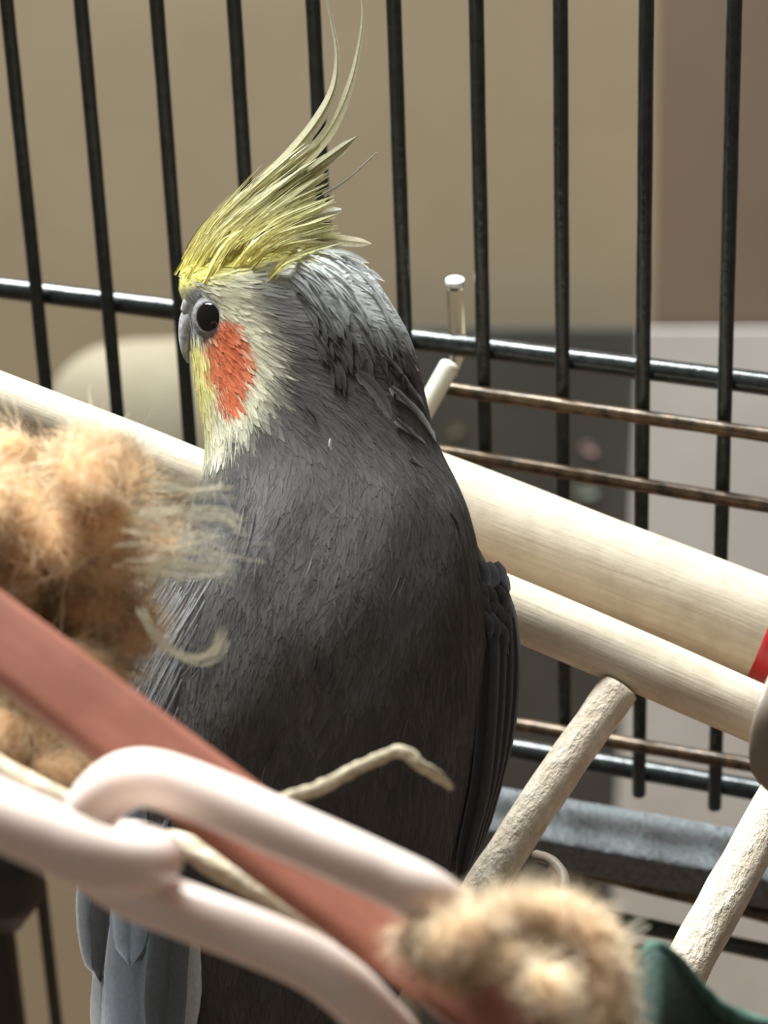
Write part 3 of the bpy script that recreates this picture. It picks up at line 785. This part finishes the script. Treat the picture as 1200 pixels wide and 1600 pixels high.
for k in range(40):   # wispy barbed coverts along the left shoulder
    y0 = rng.uniform(880, 1260); f = (y0 - 880) / 380
    x0 = np.interp(y0, [880, 1000, 1100, 1260], [275, 232, 212, 186]) + abs(rng.normal(0, 34))
    d0 = np.interp(x0 - np.interp(y0, [880, 1260], [262, 160]), [0, 130], [50, 205])
    L = rng.uniform(60, 110)
    cl = lin(*(np.array([128, 130, 132]) * rng.uniform(.8, 1.2)))
    feather('covert', [(x0, y0, d0), (x0 - .18 * L, y0 + .5 * L, d0 - 2), (x0 - .30 * L, y0 + L, d0 - 10)], rng.uniform(9, 16), GW, cl, lin(150, 152, 152), .3, 10, rng.normal(-.2, .2), .3, WL, .1, None, .15)
# ---- tail
for k in range(8):
    s = (k - 3.5) / 3.5
    feather('tail_feather', [(410 + 60 * s, 1560, 60 - 20 * abs(s)), (395 + 46 * s, 1760, 40 - 20 * abs(s)), (375 + 30 * s, 2100 - 120 * abs(s), 10), (362 + 20 * s, 2330 - 260 * abs(s), -8)], 30, GW, lin(70, 66, 64), lin(120, 118, 116), .2, 22, .1 * s, .2, BD, .15)
# ---- feet on the hidden rung
for s, (fx_, fy_) in enumerate([(455, 1170), (520, 1070)]):
    a = bp1(fx_ + 20, fy_ - 30, -170); k_ = bp1(fx_ + 8, fy_ - 10, -300)
    c = P(fx_, fy_ + 2, .5365)
    lg = tube('leg', [a, k_, c], np.array([34, 22, 18]) * PX, 'foot_skin', BD, n=14, seg=12)
    for dx, dy in ((-46, 4), (-34, 34), (40, -14), (30, 26)):
        tube('toe', [c, P(fx_ + dx * .6, fy_ + dy * .6, .5375), P(fx_ + dx, fy_ + dy, .5415)], np.array([15, 13, 7]) * PX, 'foot_skin', lg, n=10, seg=10)

# ================================================================== toy in front: slat, chain links, fibre, felt
def flat_bar(name, ctrl, w, th, mat, label, cat, tilt):
    p = resample([P(*q) for q in ctrl], 40)
    T, N, B = frames(p)   # N lies in the picture plane
    a = np.linspace(0, 2 * math.pi, 28, endpoint=False)
    ca, sa = sg(np.cos(a), .28), sg(np.sin(a), .45)
    tilt = abs(tilt) * (1 if (B[0] @ FWD) * (N[0] @ UPV) > 0 else -1)
    Nt = N * math.cos(tilt) + B * math.sin(tilt); Bt = -N * math.sin(tilt) + B * math.cos(tilt)
    V = (p[:, None] + w / 2 * ca[None, :, None] * Nt[:, None] + th / 2 * sa[None, :, None] * Bt[:, None]).reshape(-1, 3)
    seg = 28; m = len(p)
    I, J = np.meshgrid(np.arange(m - 1), np.arange(seg), indexing='ij')
    Fq = np.stack([I * seg + J, I * seg + (J + 1) % seg, (I + 1) * seg + (J + 1) % seg, (I + 1) * seg + J], -1).reshape(-1, 4).tolist()
    Fq += [list(range(seg))[::-1], [(m - 1) * seg + q for q in range(seg)]]
    L = np.linspace(0, np.linalg.norm(p[-1] - p[0]), m)
    uv = np.stack([np.repeat(L[:, None], seg, 1), np.repeat((ca * w / 2)[None], m, 0)], -1).reshape(-1, 2)
    return tag(mesh_obj(name, V, Fq, mat, uv=uv), label, cat)
flat_bar('wooden_slat', [(-160, 885, .368), (0, 1000, .367), (370, 1278, .364), (640, 1478, .362), (900, 1670, .36)], 0.0100, 0.0050, 'terracotta_wood', 'flat terracotta coloured wooden slat of the hanging toy', 'slat', 0.45)
linkA = [(138, 1296, .354), (160, 1245, .350), (215, 1216, .347), (300, 1236, .346), (450, 1300, .345), (580, 1358, .345), (675, 1406, .348), (722, 1456, .362), (755, 1550, .386), (740, 1640, .388), (670, 1672, .372), (600, 1606, .356), (545, 1548, .350), (480, 1502, .349), (390, 1462, .350), (290, 1424, .352), (205, 1390, .356), (150, 1350, .357)]
tag(tube('chain_link', [P(*q) for q in linkA], 0.00350, 'white_plastic', closed=True, seg=24), 'creamy white plastic chain link hooked around the terracotta slat', 'chain link', 'plastic chain links')
linkB = [(-330, 1150, .325), (-200, 1195, .324), (-60, 1250, .324), (60, 1302, .324), (140, 1340, .326), (205, 1350, .333), (236, 1342, .345), (205, 1330, .360), (140, 1318, .366), (60, 1285, .367), (-60, 1235, .366), (-200, 1170, .365), (-330, 1120, .360), (-390, 1110, .340)]
tag(tube('chain_link', [P(*q) for q in linkB], 0.0038, 'white_plastic', closed=True, seg=24), 'blurred white plastic chain link seen edge-on through the other link', 'chain link', 'plastic chain links')

tag(tube('cotton_cord', [P(-120, 1120, .378), P(0, 1205, .377), P(90, 1252, .377), P(190, 1312, .378), P(280, 1318, .376), P(340, 1356, .375), P(430, 1412, .375), P(520, 1480, .378)], np.array([.0019, .0019, .0018, .0016, .0016, .0017, .0013, .0010]), 'cotton_cord', None, n=80, seg=14, wob=.12, wscale=500), 'pale frayed cotton cord running behind the white chain links', 'cord')

def blob_field(blobs):
    """lumpy core from displaced ellipsoids: returns verts, faces"""
    Vs, Fs, off = [], [], 0
    nu, nv = 22, 14
    for c, rx_, ry_, rz_ in blobs:
        a, b = np.meshgrid(np.linspace(0, 2 * math.pi, nu, endpoint=False), np.linspace(0.05, math.pi - .05, nv), indexing='ij')
        ph = rng.uniform(0, 6, 4)
        k = 1 + .10 * np.sin(3 * a + ph[0]) * np.sin(b * 2 + ph[1]) + .08 * np.sin(5 * a + 4 * b + ph[2])
        V = c + (RGT * rx_) * (k * np.cos(a) * np.sin(b))[..., None] + (UPV * ry_) * (k * np.cos(b))[..., None] - (FWD * rz_) * (k * np.sin(a) * np.sin(b))[..., None]
        I, J = np.meshgrid(np.arange(nu), np.arange(nv - 1), indexing='ij')
        Fs.append(np.stack([I * nv + J, I * nv + J + 1, ((I + 1) % nu) * nv + J + 1, ((I + 1) % nu) * nv + J], -1).reshape(-1, 4) + off)
        Vs.append(V.reshape(-1, 3)); off += nu * nv
    return np.vstack(Vs), np.vstack(Fs)
def fuzz(name, blobs, n, L, W, curl, cols, parent, along=None, k=7, lift=.5):
    """fine curly fibres rooted on the blobs"""
    w = np.array([b[1] * b[2] for b in blobs]); idx = rng.choice(len(blobs), n, p=w / w.sum())
    C = np.array([b[0] for b in blobs])[idx]; R3 = np.array([[b[1], b[2], b[3]] for b in blobs])[idx]
    d = rng.normal(size=(n, 3)); d /= np.linalg.norm(d, axis=1)[:, None]
    nr = d[:, :1] * RGT + d[:, 1:2] * UPV - d[:, 2:] * FWD
    p = C + (d[:, :1] * R3[:, :1]) * RGT + (d[:, 1:2] * R3[:, 1:2]) * UPV - (d[:, 2:] * R3[:, 2:]) * FWD
    p = p - nr * (R3.min(1)[:, None] * .08)
    tng = rng.normal(size=(n, 3)) * .5 + rng.normal(size=(len(blobs), 3))[idx]
    if along is not None: tng = tng * .45 + along[idx] * rng.choice([-1, 1], n)[:, None]
    tng -= nr * (tng * nr).sum(1)[:, None]; tng /= np.linalg.norm(tng, axis=1)[:, None]
    v = tng + nr * lift * rng.uniform(.1, 1, n)[:, None]; v /= np.linalg.norm(v, axis=1)[:, None]
    step = rng.uniform(L * .4, L, n)[:, None] / (k - 1)
    ax = rng.normal(size=(n, 3)); ax /= np.linalg.norm(ax, axis=1)[:, None]
    pts = [p]
    for q in range(k - 1):
        v = v + curl * np.cross(ax, v) + rng.normal(0, .16, (n, 3)) - nr * .10
        v /= np.linalg.norm(v, axis=1)[:, None]
        pts.append(pts[-1] + v * step)
    pts = np.stack(pts, 1)
    ori = rng.normal(size=(n, 1, 3)) * .5 - FWD; ori = np.repeat(ori, k, 1)
    wd = rng.uniform(.5, 1, n)[:, None] * W * np.interp(np.linspace(0, 1, k), [0, .3, 1], [1, 1, .3])[None]
    c0, c1 = np.array(cols[0]), np.array(cols[1])
    m = rng.random(n)[:, None]
    cc = (c0 * (1 - m) + c1 * m)[:, None, :] * np.ones((1, k, 1))
    return strands_mesh(name, pts, wd, ori, cc, 'fibre', parent, snrm=nr[:, None, :] + 0 * pts)
def px_blob(x, y, Z, rx_, ry_, rz_=None):
    s = Z / FPX
    return (P(x, y, Z), rx_ * s, ry_ * s, (rz_ or min(rx_, ry_)) * s)
# big orange tuft, left
rng = np.random.default_rng(FLUFF_SEED)
FT = thing('fibre_tuft', P(90, 1050, .42), 'fluffy peach orange cotton fibre tuft of the toy beside the bird', 'fibre tuft')
poly = [(-60, 700), (40, 712), (130, 718), (195, 760), (236, 815), (240, 855), (218, 915), (188, 975), (172, 1040), (130, 1120), (120, 1215), (40, 1225), (-60, 1200)]
def inside(x, y):
    c = False
    for i in range(len(poly)):
        (x1, y1), (x2, y2) = poly[i], poly[i - 1]
        if (y1 > y) != (y2 > y) and x < (x2 - x1) * (y - y1) / (y2 - y1) + x1: c = not c
    return c
bl = []
while len(bl) < 78:
    x, y = rng.uniform(-60, 250), rng.uniform(690, 1230)
    if not inside(x, y): continue
    r_ = rng.uniform(30, 60)
    bl.append(px_blob(x, y, rng.uniform(.408, .436), r_ * rng.uniform(.9, 1.4), r_ * rng.uniform(.8, 1.1), r_))
Vc, Fc = blob_field([(b[0], b[1] * .84, b[2] * .84, b[3] * .84) for b in bl])
mesh_obj('fibre_core', Vc, Fc, 'fibre_core', FT, colors=np.tile(np.array(lin(216, 168, 116)), (len(Vc), 1)))
fuzz('fibre_strands', bl, 80000, .010, .00011, .13, (lin(224, 174, 120), lin(250, 228, 190)), FT, lift=.2)
fuzz('fibre_fuzz', bl, 14000, .012, .00008, .16, (lin(240, 206, 156), lin(252, 238, 210)), FT, lift=.55)
# yellow wisps reaching over the bird
def wisp(name, ctrl, n, spread, W, cols, parent, label=None, cat=None):
    c = np.array([P(*q) for q in ctrl]); k = 14
    cc = resample(c, k); pts = np.repeat(cc[None], n, 0)
    o1 = rng.normal(0, spread, (n, 1, 3)); o2 = rng.normal(0, spread, (n, 1, 3)); t_ = np.linspace(0, 1, k)[None, :, None]
    pts = pts + o1 * (1 - t_) + o2 * t_ + np.cumsum(rng.normal(0, spread * .12, (n, k, 3)), 1)
    ori = np.broadcast_to(-FWD, (n, k, 3)) + rng.normal(0, .4, (n, 1, 3))
    wd = np.full((n, k), W) * rng.uniform(.6, 1.2, (n, 1))
    m = rng.random((n, 1, 1)); co = np.array(cols[0]) * (1 - m) + np.array(cols[1]) * m
    o = strands_mesh(name, pts, wd, ori, np.repeat(co, k, 1), 'fibre', parent, kind='stuff' if parent else None)
    if label: tag(o, label, cat)
    return o
Wc = (lin(190, 182, 156), lin(232, 224, 200))
for c, n, sp in [([(215, 800, .43), (300, 800, .437), (345, 803, .44), (372, 816, .44)], 24, .0007), ([(230, 830, .43), (290, 838, .437), (352, 836, .44)], 46, .0026),
                 ([(230, 880, .43), (300, 890, .437), (356, 892, .44)], 26, .0009), ([(220, 950, .43), (250, 1000, .436), (300, 1030, .44), (335, 1020, .44), (350, 995, .44)], 22, .0006),
                 ([(230, 760, .43), (300, 770, .437), (350, 765, .44)], 25, .0009)]:
    wisp('fibre_wisp', [(q[0], q[1], q[2] - .03) for q in c], n, sp, .00009, Wc, FT)
# cream knotted fibre, lower right
rng = np.random.default_rng(21)
FK = thing('fibre_knot', P(820, 1600, .37), 'cream knotted cotton fibre rope tied at the end of the slat', 'fibre knot')
spine = [(648, 1462, .356, 20), (672, 1464, .352, 34), (702, 1470, .350, 42), (732, 1466, .350, 40), (756, 1450, .352, 34), (784, 1436, .354, 32), (815, 1428, .356, 32), (848, 1428, .357, 33), (880, 1440, .357, 35), (908, 1462, .357, 36), (928, 1492, .357, 36), (940, 1530, .357, 35), (948, 1570, .357, 34), (950, 1620, .357, 36), (800, 1478, .364, 34), (838, 1482, .366, 38), (876, 1500, .366, 40), (898, 1545, .366, 42), (905, 1600, .366, 44), (720, 1502, .356, 30), (690, 1500, .354, 26)]
bl = [px_blob(x, y, z - .007, r * .86, r * .80) for x, y, z, r in spine] + [px_blob(851, 1545, .341, 22, 34)]
al = []
for i in range(len(bl)):
    a = bl[max(0, i - 1)][0]; b = bl[min(len(bl) - 1, i + 1)][0]; v = b - a; al.append(v / (np.linalg.norm(v) + 1e-9))
Vc, Fc = blob_field(bl)
mesh_obj('fibre_core', Vc, Fc, 'fibre_core', FK, colors=np.tile(np.array(lin(222, 186, 140)), (len(Vc), 1)))
fuzz('fibre_strands', bl, 26000, .0065, .00010, .08, (lin(236, 200, 156), lin(250, 230, 200)), FK, np.array(al), lift=.16)
fuzz('fibre_fuzz', bl, 6000, .0065, .00006, .10, (lin(240, 216, 176), lin(252, 240, 216)), FK, np.array(al), lift=.6)
wisp('fibre_wisp', [(930, 1500, .36), (965, 1470, .37), (1005, 1440, .38)], 26, .0006, .00012, (lin(200, 190, 160), lin(226, 220, 200)), FK)
# string crossing the bird's back, curl by the tray, strap at the right
tag(tube('raffia_string', [P(440, 1252, .385), P(500, 1230, .39), P(560, 1200, .395), P(612, 1176, .40), P(634, 1177, .40), P(655, 1196, .40), P(684, 1212, .402), P(706, 1232, .404)], np.array([.0011, .0011, .0010, .0010, .0011, .0011, .0010, .0005]) * .85, 'raffia', None, n=80, seg=10, flat=.45, wob=.30, wscale=1300), 'kinked pale string end poking up across the grey back', 'string')
tag(tube('rope_curl', [P(838, 1336, .52), P(862, 1345, .515), P(880, 1368, .51), P(878, 1400, .505), P(860, 1430, .50)],   .0010, 'strap_plastic', None, n=40, seg=10, wob=.1, wscale=600), 'small curled frayed rope end below the tray rim', 'rope')
tag(tube('plastic_strap', [P(1250, 985, .46), P(1222, 1050, .455), P(1200, 1105, .45), P(1188, 1160, .45), P(1194, 1205, .452), P(1235, 1245, .455)], .0018, 'strap_plastic', None, n=40, seg=16, flat=.35), 'pale plastic strap looped around the end of the ladder rail', 'strap')

# green felt scrap
GF = thing('felt_scrap', P(1080, 1620, .39), 'dark green folded felt scrap with a lighter edge beside the knot', 'felt')
edge = [(975, 1580), (985, 1545), (1000, 1510), (1020, 1482), (1045, 1492), (1075, 1525), (1105, 1557), (1140, 1583), (1200, 1602), (1260, 1625)]
ez = [.392, .390, .387, .383, .386, .390, .392, .394, .396, .398]
e3 = resample([(*a, b * 1000) for a, b in zip(edge, ez)], 50)
V = []
for s in np.linspace(0, 1, 14):
    for q in e3:
        x = q[0] * (1 - s) + (1080 + (q[0] - 1080) * .8) * s; y = q[1] * (1 - s) + 1720 * s
        z = q[2] / 1000 - .012 * math.sin(s * math.pi * .8) * math.cos((q[0] - 1000) / 60) + .003 * s
        V.append(P(x, y, z))
I, J = np.meshgrid(np.arange(13), np.arange(49), indexing='ij')
Fq = np.stack([I * 50 + J, I * 50 + J + 1, (I + 1) * 50 + J + 1, (I + 1) * 50 + J], -1).reshape(-1, 4)
o = mesh_obj('felt_sheet', np.array(V), Fq, 'felt_green', GF)
sd = o.modifiers.new('thick', 'SOLIDIFY'); sd.thickness = .0012; sd.offset = 0
tube('felt_hem', [P(q[0], q[1], q[2] / 1000) for q in e3[::4]], .0011, 'felt_edge', GF, n=60, seg=10, wob=.2, wscale=700)
